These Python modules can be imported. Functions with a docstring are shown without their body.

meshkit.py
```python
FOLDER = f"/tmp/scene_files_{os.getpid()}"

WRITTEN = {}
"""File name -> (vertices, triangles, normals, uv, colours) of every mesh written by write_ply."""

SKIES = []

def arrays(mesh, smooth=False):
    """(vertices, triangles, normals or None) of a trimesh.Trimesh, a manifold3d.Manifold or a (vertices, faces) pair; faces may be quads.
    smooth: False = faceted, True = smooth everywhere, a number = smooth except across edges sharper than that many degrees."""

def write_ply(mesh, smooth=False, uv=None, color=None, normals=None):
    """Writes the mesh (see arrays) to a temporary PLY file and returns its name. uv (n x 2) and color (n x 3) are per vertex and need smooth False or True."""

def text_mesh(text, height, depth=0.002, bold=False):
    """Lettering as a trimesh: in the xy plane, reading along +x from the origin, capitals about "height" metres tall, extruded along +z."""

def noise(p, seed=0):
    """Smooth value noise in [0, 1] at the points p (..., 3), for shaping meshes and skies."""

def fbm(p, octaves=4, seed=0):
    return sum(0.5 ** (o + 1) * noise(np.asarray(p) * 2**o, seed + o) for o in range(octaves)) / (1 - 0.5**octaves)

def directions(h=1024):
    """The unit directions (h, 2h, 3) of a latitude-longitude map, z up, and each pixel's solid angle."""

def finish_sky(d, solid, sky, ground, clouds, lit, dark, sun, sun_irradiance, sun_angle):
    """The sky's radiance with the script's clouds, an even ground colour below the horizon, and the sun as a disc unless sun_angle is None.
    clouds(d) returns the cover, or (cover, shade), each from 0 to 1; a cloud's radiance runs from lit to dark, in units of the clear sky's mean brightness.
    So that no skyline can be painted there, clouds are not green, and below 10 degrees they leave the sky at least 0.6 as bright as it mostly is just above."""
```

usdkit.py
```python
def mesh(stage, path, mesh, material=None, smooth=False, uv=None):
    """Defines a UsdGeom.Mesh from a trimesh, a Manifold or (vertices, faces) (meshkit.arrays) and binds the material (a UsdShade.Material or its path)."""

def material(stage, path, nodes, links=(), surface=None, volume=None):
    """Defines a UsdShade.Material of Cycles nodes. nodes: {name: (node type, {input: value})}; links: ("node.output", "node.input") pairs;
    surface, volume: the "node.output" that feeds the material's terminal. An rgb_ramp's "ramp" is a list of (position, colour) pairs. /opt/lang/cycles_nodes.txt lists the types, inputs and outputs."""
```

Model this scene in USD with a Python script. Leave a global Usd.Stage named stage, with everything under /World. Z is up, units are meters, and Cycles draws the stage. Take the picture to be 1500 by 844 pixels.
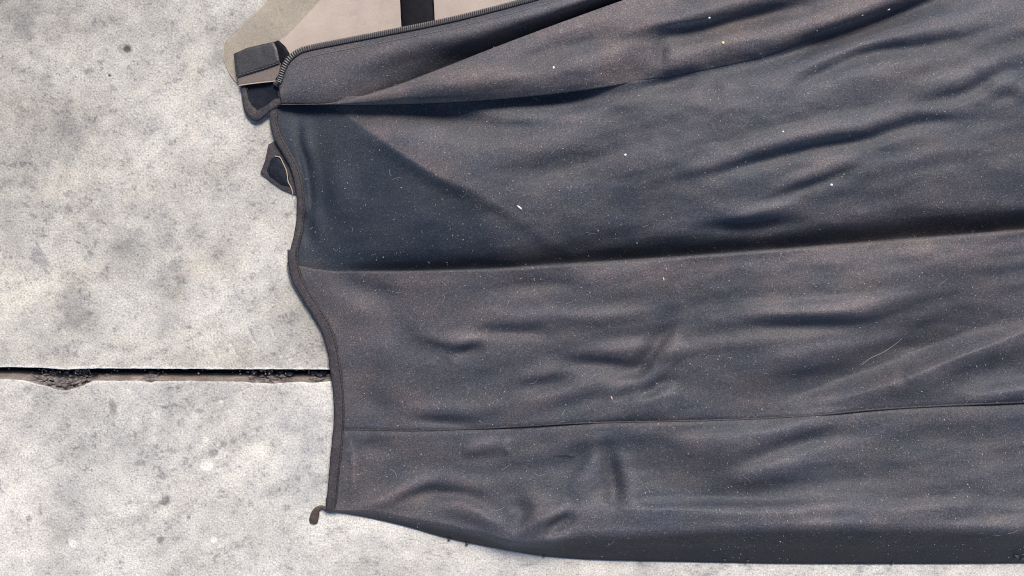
import math, random
import numpy as np
import trimesh
from scipy.interpolate import PchipInterpolator
from scipy.spatial import cKDTree
import usdkit, meshkit
from pxr import Usd, UsdGeom, UsdLux, UsdShade, Gf, Sdf, Vt

stage = Usd.Stage.CreateInMemory()
UsdGeom.SetStageUpAxis(stage, UsdGeom.Tokens.z)
UsdGeom.SetStageMetersPerUnit(stage, 1.0)
UsdGeom.Xform.Define(stage, '/World')
UsdGeom.Scope.Define(stage, '/World/Looks')

# ------------------------------------------------------------------ camera, sky, sun
S = 0.0008            # metres of ground per pixel of the photograph
HC = 1.0              # camera height above the concrete
EXPOSURE = 1.74
SKY = 0.040
SUN = 0.40
SUN_ANGLE = 22.0
SUN_DIR = np.array([0.22, 0.62, 0.75]); SUN_DIR /= np.linalg.norm(SUN_DIR)
SUN_COLOR = (1.0, 0.91, 0.80)

cam = UsdGeom.Camera.Define(stage, '/World/camera')
cam.CreateHorizontalApertureAttr(36.0)
cam.CreateVerticalApertureAttr(36.0 * 576 / 1024)
cam.CreateFocalLengthAttr(36.0 * HC / (1500 * S))
cam.CreateClippingRangeAttr(Gf.Vec2f(0.01, 100))
cam.CreateExposureAttr(EXPOSURE)
cam.AddTranslateOp().Set(Gf.Vec3d(0, 0, HC))

elev = math.asin(SUN_DIR[2]); rot = math.atan2(SUN_DIR[0], SUN_DIR[1])
sky_mat = usdkit.material(stage, '/World/Looks/sky_material', {
    'sky': ('sky_texture', {'sky_type': 'single_scattering', 'sun_disc': False, 'sun_elevation': elev, 'sun_rotation': rot}),
    'bg': ('background_shader', {'strength': SKY})}, [('sky.color', 'bg.color')], surface='bg.background')
dome = UsdLux.DomeLight.Define(stage, '/World/sky')
UsdShade.MaterialBindingAPI.Apply(dome.GetPrim()).Bind(sky_mat)
dome.GetPrim().SetCustomDataByKey('kind', 'structure')
sun = UsdLux.DistantLight.Define(stage, '/World/sun')
sun.CreateNormalizeAttr(True); sun.CreateIntensityAttr(SUN); sun.CreateAngleAttr(SUN_ANGLE)
sun.CreateColorAttr(Gf.Vec3f(*SUN_COLOR))
q = Gf.Rotation(Gf.Vec3d(0, 0, 1), Gf.Vec3d(*map(float, SUN_DIR)))
sun.AddTransformOp().Set(Gf.Matrix4d().SetRotate(q))

# ------------------------------------------------------------------ helpers
rng = np.random.default_rng(7)
used = {}
def numbered(parent, name):
    k = (parent, name); n = used.get(k, 0); used[k] = n + 1
    return name if n == 0 else f'{name}_{n:03d}'
def tag(prim, label=None, cat=None, group=None, kind=None):
    for k, v in (('label', label), ('category', cat), ('group', group), ('kind', kind)):
        if v: prim.SetCustomDataByKey(k, v)
    return prim
def thing(name, label, cat, group=None):
    p = UsdGeom.Xform.Define(stage, '/World/' + numbered('/World', name)).GetPrim()
    return tag(p, label, cat, group)
def obj(name, mesh, mat, parent=None, smooth=True, tone=None, label=None, cat=None, group=None, kind=None):
    base = str(parent.GetPath()) if parent is not None else '/World'
    m = usdkit.mesh(stage, base + '/' + numbered(base, name), mesh, '/World/Looks/' + mat, smooth=smooth)
    if tone is not None:
        UsdGeom.PrimvarsAPI(m).CreatePrimvar('tone', Sdf.ValueTypeNames.Float3Array, 'vertex').Set(Vt.Vec3fArray.FromNumpy(np.asarray(tone, np.float32)))
    return tag(m.GetPrim(), label, cat, group, kind)

def at(px, py, z=0.0):
    """The point at height z (metres) that stands on the sight line of a pixel of the photograph."""
    px, py, z = np.broadcast_arrays(np.asarray(px, float), np.asarray(py, float), np.asarray(z, float))
    k = S * (1 - z / HC)
    return np.stack([(px - 750) * k, (422 - py) * k, z], -1)
def sstep(a, b, x):
    t = np.clip((np.asarray(x, float) - a) / (b - a), 0, 1); return t * t * (3 - 2 * t)
def curve(pts):
    p = np.array(pts, float); f = PchipInterpolator(p[:, 0], p[:, 1], extrapolate=False)
    x0, x1, y0, y1 = p[0, 0], p[-1, 0], p[0, 1], p[-1, 1]
    return lambda x: f(np.clip(x, x0, x1))
def spline(pts, n):
    p = np.array(pts, float); d = np.r_[0, np.cumsum(np.linalg.norm(np.diff(p, axis=0), axis=1))]
    t = np.linspace(0, d[-1], n)
    return np.stack([PchipInterpolator(d, p[:, k])(t) for k in range(p.shape[1])], -1)
def along(X, Y, pts):
    """Signed distance (positive to the left of travel as seen in the photograph, i.e. north of an eastward line) and 0..1 place along a polyline of pixels."""
    p = np.array(pts, float)
    if len(p) > 2: p = spline(p, 3 * len(p))
    seg = np.linalg.norm(np.diff(p, axis=0), axis=1); tot = seg.sum(); c = 0
    best = np.full(X.shape, 1e18); sd = np.zeros(X.shape); st = np.zeros(X.shape)
    for i in range(len(seg)):
        (ax, ay), (bx, by) = p[i], p[i + 1]; ux, uy = (bx - ax) / seg[i], (by - ay) / seg[i]
        rx, ry = X - ax, Y - ay
        t = np.clip(rx * ux + ry * uy, 0, seg[i])
        ex, ey = rx - t * ux, ry - t * uy; d2 = ex * ex + ey * ey
        w = d2 < best
        best = np.where(w, d2, best); sd = np.where(w, np.sign(rx * uy - ry * ux), sd); st = np.where(w, (c + t) / tot, st)
        c += seg[i]
    return np.sqrt(best) * sd, st
WIDE = 1.0
PAIR = 0.0
def fold(X, Y, pts, h, wn, ws, fade=0.45):
    """A crease or ridge of height h (mm), wn and ws pixels wide on its north and south side, dying out at its ends."""
    d, t = along(X, Y, pts)
    f = sstep(-.02, fade, t) * sstep(-.02, fade, 1 - t)
    w = np.where(d > 0, wn, ws) * WIDE
    p = np.exp(-(d / w) ** 2)
    if h < 0 and PAIR: p = p - PAIR * np.exp(-((d - 2.0 * w) / (1.35 * w)) ** 2)      # cloth pushed out of a dent stands up beside it
    return h * f * p
def grid_faces(nr, nc):
    r, c = np.meshgrid(np.arange(nr - 1), np.arange(nc - 1), indexing='ij'); a = (r * nc + c).ravel()
    return np.vstack([np.stack([a, a + nc, a + nc + 1], 1), np.stack([a, a + nc + 1, a + 1], 1)])
def tube(path, radius, n=7, caps=True):
    p = np.asarray(path, float); radius = np.broadcast_to(radius, (len(p),))
    t = np.gradient(p, axis=0); t /= np.linalg.norm(t, axis=1, keepdims=True) + 1e-12
    up = np.array([0, 0, 1.0]); a = np.cross(t, up); la = np.linalg.norm(a, axis=1, keepdims=True)
    a = np.where(la > 1e-6, a / np.maximum(la, 1e-9), [1, 0, 0]); b = np.cross(a, t)
    th = np.linspace(0, 2 * np.pi, n, endpoint=False)
    v = p[:, None] + radius[:, None, None] * (np.cos(th)[None, :, None] * a[:, None] + np.sin(th)[None, :, None] * b[:, None])
    f = []
    for i in range(len(p) - 1):
        for j in range(n):
            k = (j + 1) % n
            f += [[i * n + j, i * n + k, (i + 1) * n + k], [i * n + j, (i + 1) * n + k, (i + 1) * n + j]]
    v = v.reshape(-1, 3)
    if caps:
        e = len(v); v = np.vstack([v, p[0], p[-1]]); o = (len(p) - 1) * n
        for j in range(n):
            k = (j + 1) % n; f += [[e, k, j], [e + 1, o + j, o + k]]
    return trimesh.Trimesh(v, np.array(f), process=False)
def ribbon(path, halfw, thick, lift=0.0, side=None, nc=9, puff=1.0):
    """A closed flat strip of cloth along a path of points: rounded top, flat underside. halfw in metres."""
    p = np.asarray(path, float); halfw = np.broadcast_to(halfw, (len(p),))
    t = np.gradient(p, axis=0); t /= np.linalg.norm(t, axis=1, keepdims=True) + 1e-12
    a = np.cross(t, [0, 0, 1.0]); a /= np.linalg.norm(a, axis=1, keepdims=True) + 1e-12
    if side is not None: a = side
    up = np.cross(a, t)
    s = np.linspace(-1, 1, nc)
    prof = np.vstack([np.stack([s, thick * (1 - np.abs(s) ** 4 * puff)], 1), np.stack([s[::-1][1:-1], 0 * s[1:-1]], 1)])
    n = len(prof)
    v = p[:, None] + prof[None, :, :1] * (halfw[:, None, None] * a[:, None]) + (prof[None, :, 1:] + lift) * up[:, None]
    f = []
    for i in range(len(p) - 1):
        for j in range(n):
            k = (j + 1) % n
            f += [[i * n + j, (i + 1) * n + j, (i + 1) * n + k], [i * n + j, (i + 1) * n + k, i * n + k]]
    e = (len(p) - 1) * n
    for j in range(1, n - 1):
        f += [[0, j, j + 1], [e, e + j + 1, e + j]]
    m = trimesh.Trimesh(v.reshape(-1, 3), np.array(f), process=False)
    return m

# ------------------------------------------------------------------ materials
def mat(name, nodes, links, surface='p.BSDF'):
    return usdkit.material(stage, '/World/Looks/' + name, nodes, links, surface=surface)

# concrete: the tone of each stain and patch comes with the mesh, sand grain from noise
mat('concrete', {
    'g': ('geometry', {}),
    'tone': ('attribute', {'attribute': 'tone'}),
    'n1': ('noise_texture', {'scale': 480.0, 'detail': 3.5, 'roughness': 0.75}),
    'r1': ('rgb_ramp', {'ramp': [(0.28, (0.30, 0.30, 0.32)), (0.40, (0.76, 0.76, 0.77)), (0.49, (1.0, 1.0, 1.0)), (0.58, (1.19, 1.18, 1.17)), (0.70, (1.5, 1.48, 1.45))]}),
    'n2': ('noise_texture', {'scale': 60.0, 'detail': 7.0, 'roughness': 0.78}),
    'r2': ('rgb_ramp', {'ramp': [(0.25, (0.74, 0.75, 0.77)), (0.40, (0.92, 0.92, 0.93)), (0.52, (1.0, 1.0, 1.0)), (0.75, (1.10, 1.10, 1.08))]}),
    'v': ('voronoi_texture', {'scale': 330.0, 'feature': 'f1'}),
    'rv': ('rgb_ramp', {'ramp': [(0.0, (0.62, 0.6, 0.6)), (0.06, (0.8, 0.79, 0.78)), (0.13, (1, 1, 1)), (1.0, (1, 1, 1))]}),
    'm1': ('mix_color', {'blend_type': 'multiply', 'fac': 0.8, 'use_clamp': False}),
    'm2': ('mix_color', {'blend_type': 'multiply', 'fac': 1.0, 'use_clamp': False}),
    'm3': ('mix_color', {'blend_type': 'multiply', 'fac': 0.5, 'use_clamp': False}),
    'add': ('math', {'math_type': 'multiply_add', 'value2': 0.5}),
    'b': ('bump', {'strength': 0.55, 'distance': 0.0010}),
    'p': ('principled_bsdf', {'roughness': 0.9, 'specular_ior_level': 0.25})},
    [('g.position', 'n1.vector'), ('g.position', 'n2.vector'), ('g.position', 'v.vector'),
     ('n1.fac', 'r1.fac'), ('n2.fac', 'r2.fac'), ('v.distance', 'rv.fac'),
     ('tone.color', 'm1.a'), ('r1.color', 'm1.b'), ('m1.result', 'm2.a'), ('r2.color', 'm2.b'),
     ('m2.result', 'm3.a'), ('rv.color', 'm3.b'), ('m3.result', 'p.base_color'),
     ('n1.fac', 'add.value1'), ('n2.fac', 'add.value3'), ('add.value', 'b.height'), ('b.normal', 'p.normal')])

def cloth_material(name, dark, light, spec=0.22, rough=0.60, sheen=0.0, grain=650.0, blotch=22.0, tone=True):
    nodes = {
        'g': ('geometry', {}),
        'n1': ('noise_texture', {'scale': grain, 'detail': 2.0, 'roughness': 0.7}),
        'r1': ('rgb_ramp', {'ramp': [(0.3, (0.55, 0.55, 0.56)), (0.5, (0.95, 0.95, 0.95)), (0.62, (1.4, 1.38, 1.36)), (0.75, (2.4, 2.35, 2.3))]}),
        'n2': ('noise_texture', {'scale': blotch, 'detail': 5.0, 'roughness': 0.6}),
        'r2': ('rgb_ramp', {'ramp': [(0.3, dark), (0.7, light)]}),
        'm1': ('mix_color', {'blend_type': 'multiply', 'fac': 1.0, 'use_clamp': False}),
        'b': ('bump', {'strength': 0.35, 'distance': 0.0006}),
        'p': ('principled_bsdf', {'roughness': rough, 'specular_ior_level': spec, 'sheen_weight': sheen, 'sheen_roughness': 0.5, 'sheen_tint': (0.9, 0.92, 1.0)})}
    links = [('g.position', 'n1.vector'), ('g.position', 'n2.vector'), ('n1.fac', 'r1.fac'), ('n2.fac', 'r2.fac'),
             ('r2.color', 'm1.a'), ('r1.color', 'm1.b'), ('n1.fac', 'b.height'), ('b.normal', 'p.normal')]
    if tone:
        nodes['tone'] = ('attribute', {'attribute': 'tone'})
        nodes['m2'] = ('mix_color', {'blend_type': 'multiply', 'fac': 1.0, 'use_clamp': False})
        links += [('m1.result', 'm2.a'), ('tone.color', 'm2.b'), ('m2.result', 'p.base_color')]
    else:
        links += [('m1.result', 'p.base_color')]
    return mat(name, nodes, links)
cloth_material('faded_black_cloth', (0.042, 0.048, 0.062), (0.065, 0.063, 0.073))
cloth_material('binding_cloth', (0.036, 0.032, 0.037), (0.056, 0.050, 0.056), tone=False, blotch=120.0)
cloth_material('brown_tape', (0.06, 0.044, 0.040), (0.09, 0.068, 0.062), tone=False, blotch=120.0)
cloth_material('lining_cloth', (0.007, 0.010, 0.017), (0.013, 0.016, 0.025), spec=0.12, tone=False, blotch=90.0)
cloth_material('webbing', (0.003, 0.003, 0.006), (0.007, 0.007, 0.011), tone=False, blotch=160.0, spec=0.1)
cloth_material('rubbery_black', (0.026, 0.026, 0.029), (0.036, 0.035, 0.038), tone=False, blotch=140.0, spec=0.4, rough=0.5, sheen=0.0)
mat('thread', {'p': ('principled_bsdf', {'base_color': (0.010, 0.009, 0.011), 'roughness': 0.7})}, [])
mat('pale_thread', {'p': ('principled_bsdf', {'base_color': (0.13, 0.125, 0.13), 'roughness': 0.7})}, [])
mat('beige_edge', {'p': ('principled_bsdf', {'base_color': (0.42, 0.34, 0.25), 'roughness': 0.5})}, [])
mat('lint_white', {'p': ('principled_bsdf', {'base_color': (0.35, 0.35, 0.35), 'roughness': 0.9})}, [])
mat('fleck_white', {'p': ('principled_bsdf', {'base_color': (0.75, 0.74, 0.72), 'roughness': 0.8})}, [])
mat('fleck_yellow', {'p': ('principled_bsdf', {'base_color': (0.72, 0.6, 0.28), 'roughness': 0.8})}, [])
mat('fleck_orange', {'p': ('principled_bsdf', {'base_color': (0.6, 0.35, 0.24), 'roughness': 0.8})}, [])
mat('zipper_coil', {'p': ('principled_bsdf', {'base_color': (0.10, 0.096, 0.095), 'roughness': 0.35, 'specular_ior_level': 0.8})}, [])
mat('rubble', {
    'g': ('geometry', {}), 'n': ('noise_texture', {'scale': 300.0, 'detail': 4.0, 'roughness': 0.7}),
    'r': ('rgb_ramp', {'ramp': [(0.3, (0.06, 0.055, 0.055)), (0.7, (0.20, 0.18, 0.175))]}),
    'p': ('principled_bsdf', {'roughness': 0.9, 'specular_ior_level': 0.2})},
    [('g.position', 'n.vector'), ('n.fac', 'r.fac'), ('r.color', 'p.base_color')])
mat('dirt', {
    'g': ('geometry', {}), 'n': ('noise_texture', {'scale': 260.0, 'detail': 5.0, 'roughness': 0.7}),
    'r': ('rgb_ramp', {'ramp': [(0.3, (0.012, 0.012, 0.014)), (0.7, (0.06, 0.052, 0.045))]}),
    'b': ('bump', {'strength': 0.8, 'distance': 0.002}), 'p': ('principled_bsdf', {'roughness': 0.95, 'specular_ior_level': 0.1})},
    [('g.position', 'n.vector'), ('n.fac', 'r.fac'), ('r.color', 'p.base_color'), ('n.fac', 'b.height'), ('b.normal', 'p.normal')])
def vinyl(name, tint, haze, amount, gloss=0.12):
    mat(name, {
        'g': ('geometry', {}), 'n': ('noise_texture', {'scale': 16.0, 'detail': 5.0, 'roughness': 0.6}),
        'r': ('rgb_ramp', {'ramp': [(0.3, tuple(0.85 * c for c in haze)), (0.7, tuple(min(1, 1.15 * c) for c in haze))]}),
        'n2': ('noise_texture', {'scale': 900.0, 'detail': 2.0, 'roughness': 0.6}),
        'r2': ('rgb_ramp', {'ramp': [(0.25, (max(0, amount - .16),) * 3), (0.75, (amount + .16,) * 3)]}),
        't': ('transparent_bsdf', {'color': tint}), 'd': ('diffuse_bsdf', {}),
        'mx': ('mix_closure', {}), 'f': ('fresnel', {'IOR': 1.4}), 'gl': ('glossy_bsdf', {'color': (0.9, 0.9, 0.9), 'roughness': gloss}), 'm2': ('mix_closure', {})},
        [('g.position', 'n.vector'), ('n.fac', 'r.fac'), ('r.color', 'd.color'), ('g.position', 'n2.vector'), ('n2.fac', 'r2.fac'), ('r2.color', 'mx.fac'),
         ('t.BSDF', 'mx.closure1'), ('d.BSDF', 'mx.closure2'), ('f.fac', 'm2.fac'), ('mx.closure', 'm2.closure1'), ('gl.BSDF', 'm2.closure2')], surface='m2.closure')
vinyl('clear_vinyl', (0.995, 0.975, 0.94), (0.68, 0.61, 0.53), 0.18)
vinyl('hazy_vinyl', (0.91, 0.83, 0.76), (0.60, 0.515, 0.46), 0.55, 0.2)
vinyl('smoky_vinyl', (0.5, 0.44, 0.40), (0.24, 0.20, 0.18), 0.6, 0.2)

# ------------------------------------------------------------------ setting: two slabs of concrete and the joint between them
def axis(segs):
    out = []
    for a, b, step in segs: out.append(np.arange(a, b, step))
    return np.concatenate(out + [[segs[-1][1]]])
BLOTS = [  # x, y, rx, ry, angle, (r, g, b) gain at the centre
    (187, 72, 6, 5, 0, (.42, .42, .44)), (186, 72, 12, 9, 0, (.84, .84, .85)), (160, 111, 1.8, 1.8, 0, (.3, .25, .22)), (168, 131, 9, 4, -40, (.80, .81, .86)),
    (25, 15, 70, 26, -20, (.84, .85, .88)), (30, 48, 22, 14, 0, (.86, .87, .92)), (110, 30, 90, 40, 10, (.93, .92, .92)), (95, 190, 110, 80, 25, (.90, .89, .88)),
    (60, 95, 60, 30, 10, (.92, .92, .92)), (20, 165, 34, 26, 20, (1.10, 1.06, .93)), (90, 270, 36, 22, 30, (1.10, 1.05, .98)), (105, 180, 24, 30, 60, (.86, .87, .93)),
    (215, 100, 50, 40, 0, (.92, .92, .94)), (285, 60, 40, 26, -30, (.92, .92, .93)), (280, 120, 70, 50, 0, (1.06, 1.05, 1.02)), (300, 150, 24, 14, 20, (.88, .89, .92)),
    (350, 30, 50, 30, -40, (.90, .90, .91)), (320, 84, 14, 20, 0, (.86, .87, .86)), (240, 185, 40, 14, -25, (.90, .91, .93)), (170, 250, 60, 40, 0, (1.06, 1.05, 1.03)),
    (380, 330, 60, 90, 0, (1.06, 1.06, 1.05)), (395, 250, 18, 40, 10, (.93, .93, .94)), (300, 300, 80, 60, 0, (1.08, 1.07, 1.05)),
    (130, 310, 90, 45, 15, (.92, .90, .88)), (58, 378, 12, 20, 20, (.80, .81, .87)), (20, 350, 40, 24, 0, (.90, .90, .92)), (180, 365, 30, 16, 25, (.84, .85, .90)),
    (88, 355, 12, 12, 0, (.90, .90, .95)), (45, 425, 46, 26, 10, (1.16, 1.13, 1.02)), (110, 400, 28, 18, 0, (1.08, 1.04, .93)), (108, 435, 20, 32, -15, (.77, .78, .84)),
    (120, 465, 16, 22, -30, (.82, .83, .88)), (255, 415, 26, 28, 0, (.80, .80, .85)), (250, 470, 20, 24, 0, (.84, .85, .88)), (240, 355, 14, 12, 0, (.80, .81, .86)),
    (320, 365, 16, 22, 30, (.84, .85, .90)), (262, 365, 9, 7, 30, (.80, .80, .82)), (170, 440, 60, 26, -10, (1.08, 1.07, 1.04)), (330, 420, 40, 36, 0, (1.08, 1.08, 1.06)),
    (262, 430, 10, 30, 0, (1.06, 1.0, .88)), (290, 395, 22, 14, 0, (1.08, 1.02, .92)), (430, 470, 30, 20, -20, (.84, .86, .88)), (355, 340, 14, 10, 0, (.85, .86, .90)),
    (70, 515, 30, 14, 0, (.88, .88, .92)), (275, 522, 22, 12, 0, (.84, .84, .85)), (100, 500, 120, 18, 0, (1.03, 1.02, .99)), (370, 520, 60, 16, 0, (1.02, 1.0, .95)), (200, 528, 200, 6, 0, (1.04, 1.01, .95)),
    # lower slab
    (30, 590, 60, 36, 0, (.95, .92, .89)), (130, 600, 30, 20, 0, (.90, .90, .91)), (165, 597, 6, 12, 10, (.74, .74, .75)), (228, 606, 8, 6, 0, (1.25, 1.23, 1.18)), (240, 596, 7, 2, -10, (.68, .68, .70)),
    (240, 635, 120, 30, 0, (.93, .93, .95)), (290, 602, 9, 4, 0, (.76, .76, .78)), (410, 620, 60, 22, 10, (.84, .85, .90)), (330, 575, 120, 14, 0, (.94, .94, .97)),
    (300, 644, 6, 5, 0, (1.25, 1.23, 1.18)), (303, 682, 12, 8, -20, (1.28, 1.26, 1.2)), (312, 665, 7, 7, 0, (.72, .74, .77)), (329, 650, 4, 4, 0, (.72, .72, .74)),
    (455, 670, 34, 44, 20, (.84, .87, .93)), (462, 712, 24, 36, 20, (.84, .86, .90)), (340, 690, 60, 70, 0, (1.07, 1.06, 1.02)), (243, 735, 10, 8, 30, (.62, .62, .66)), (230, 740, 16, 6, 0, (.80, .80, .82)),
    (110, 725, 22, 26, 0, (.86, .87, .89)), (165, 765, 60, 20, -12, (.90, .90, .91)), (205, 765, 22, 14, 10, (.84, .84, .87)), (92, 785, 18, 20, 0, (.90, .90, .91)), (236, 790, 8, 5, 0, (.66, .66, .68)),
    (262, 790, 12, 4, 0, (.84, .84, .88)), (205, 678, 12, 5, 0, (.80, .80, .84)), (237, 698, 10, 5, 0, (.80, .80, .83)), (250, 660, 10, 5, 0, (.82, .82, .85)), (276, 758, 3, 3, 0, (.6, .6, .62)), (42, 760, 4, 4, 0, (.7, .7, .72)),
    (314, 792, 6, 4, 0, (1.28,1.28,1.28)), (106, 795, 5, 7, 30, (1.25, 1.27, 1.28)), (12, 720, 34, 110, 4, (1.10, 1.07, 1.04)), (420, 743, 7, 6, 30, (.78, .79, .81)), (400, 720, 18, 8, 0, (.88, .88, .92)), (380, 645, 20, 20, 0, (1.06, 1.05, 1.0)),
    (420, 810, 80, 30, 0, (1.06, 1.05, 1.03)), (60, 820, 60, 14, 0, (.95, .95, .97)), (560, 800, 26, 16, 0, (.88, .89, .92)), (640, 830, 30, 10, 0, (.92, .92, .94)), (700, 820, 40, 12, 0, (1.05, 1.04, 1.02)),
]
GROOVES = [([(362, 476), (368, 492), (379, 509)], -.9, 2.0), ([(394, 474), (400, 486), (405, 497)], -.8, 2.0), ([(336, 498), (343, 512), (350, 526)], -.9, 2.2), ([(312, 512), (318, 528)], -.7, 2.0),
           ([(412, 532), (440, 518), (474, 506)], -.6, 2.0), ([(258, 462), (262, 476), (268, 490)], -.5, 2.5), ([(408, 512), (414, 524)], -.8, 2.5), ([(92, 478), (98, 490)], -.6, 2.5), ([(257, 366), (264, 378), (270, 372), (274, 366)], -.5, 1.6),
           ([(306, 592), (322, 587), (334, 584), (342, 581)], -.9, 1.8), ([(342, 580), (360, 570), (372, 563)], -.5, 2.0), ([(20, 702), (60, 690), (115, 674)], -.4, 2.0), ([(150, 760), (165, 754), (184, 749)], -.6, 1.8), ([(158, 588), (164, 600), (167, 608)], -.5, 2.0),
           ([(200, 738), (226, 736)], -.5, 1.8), ([(330, 505), (352, 500)], -.35, 1.5), ([(185, 565), (195, 575)], -.4, 2), ([(262, 563), (268, 570)], -.4, 2)]

edge_up = curve([(-2200, 532), (0, 538), (60, 539), (95, 541.5), (140, 540), (300, 541), (480, 541.5), (3700, 547)])
edge_lo = curve([(-2200, 551), (0, 556), (30, 557), (50, 562), (70, 567), (92, 573), (110, 569), (128, 562), (142, 558), (210, 559), (220, 561), (228, 558.5), (355, 559.5), (368, 561), (384, 562), (402, 562), (420, 560.5), (440, 560), (456, 561), (470, 560), (482, 559.5), (520, 560), (3700, 568)])
def rough_edge(x, seed):
    p = np.stack([np.asarray(x) / 9.0, np.asarray(x) * 0 + seed, np.asarray(x) * 0], -1)
    return (meshkit.fbm(p, 5, seed) - .5) * 4.0
def slab_tone(X, Y, low):
    T = np.ones(X.shape + (3,)) * np.array([0.408, 0.392, 0.364] if not low else [0.470, 0.456, 0.432])
    P = np.stack([X / 95, Y / 95, X * 0 + low * 9], -1)
    a = meshkit.fbm(P, 5, 3) - .5; b = meshkit.fbm(P * 1.7 + 40, 4, 11) - .5; c = meshkit.fbm(P * 5 + 7, 3, 21) - .5
    T *= 1 + (0.66 * a + 0.18 * c)[..., None] * np.array([1, .99, .95])
    T *= 1 + np.clip(b, -.3, .3)[..., None] * np.array([.05, 0.0, -.07])
    f1 = meshkit.fbm(np.stack([X / 17 + Y / 40, Y / 15, X * 0 + low], -1), 5, 51); f2 = meshkit.fbm(np.stack([X / 4.5, Y / 4.5, X * 0 + low], -1), 3, 61); f0 = meshkit.fbm(np.stack([X / 90, Y / 90, X * 0 + low], -1), 3, 65)
    T *= 1 - (.09 * sstep(.54, .70, f1 + .25 * (f0 - .5)) + .30 * sstep(.70, .80, f2 + .5 * (f1 - .5)))[..., None] * np.array([1, .98, .9])
    T *= 1 + (.07 * (1 - sstep(.30, .46, f1)))[..., None]
    v1 = np.abs(meshkit.fbm(np.stack([X / 22 + 3, Y / 19, X * 0 + low], -1), 4, 131) - .5); v2 = np.abs(meshkit.fbm(np.stack([X / 9, Y / 10 + 5, X * 0 + low], -1), 3, 137) - .5)
    T *= 1 - (.24 * np.exp(-(v1 / .010) ** 2) * sstep(.46, .60, f1) + .15 * np.exp(-(v2 / .016) ** 2) * sstep(.44, .58, f0 + .3 * (f1 - .5)))[..., None]
    wob = (meshkit.fbm(np.stack([X / 14, Y / 14, X * 0], -1), 4, 33) - .5)
    for x, y, rx, ry, an, g in BLOTS:
        if (y < 548) == bool(low): continue
        ca, sa = math.cos(math.radians(an)), math.sin(math.radians(an))
        u = ((X - x) * ca - (Y - y) * sa) / rx; v = ((X - x) * sa + (Y - y) * ca) / ry
        m = np.exp(-np.clip(u * u + v * v + wob * 2.4, 0, 30))
        if rx < 14: m = sstep(.28, .62, m)
        T *= 1 + m[..., None] * ((.35 * np.array(g) + .65 * np.mean(g)) ** (1.5 if g[0] < 1 else 1.15) - 1)
    return np.clip(T, .02, .9)
XS = axis([(-2200, -700, 80), (-700, -20, 10), (-20, 510, 1.6), (510, 1520, 7), (1520, 3700, 60)])
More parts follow.
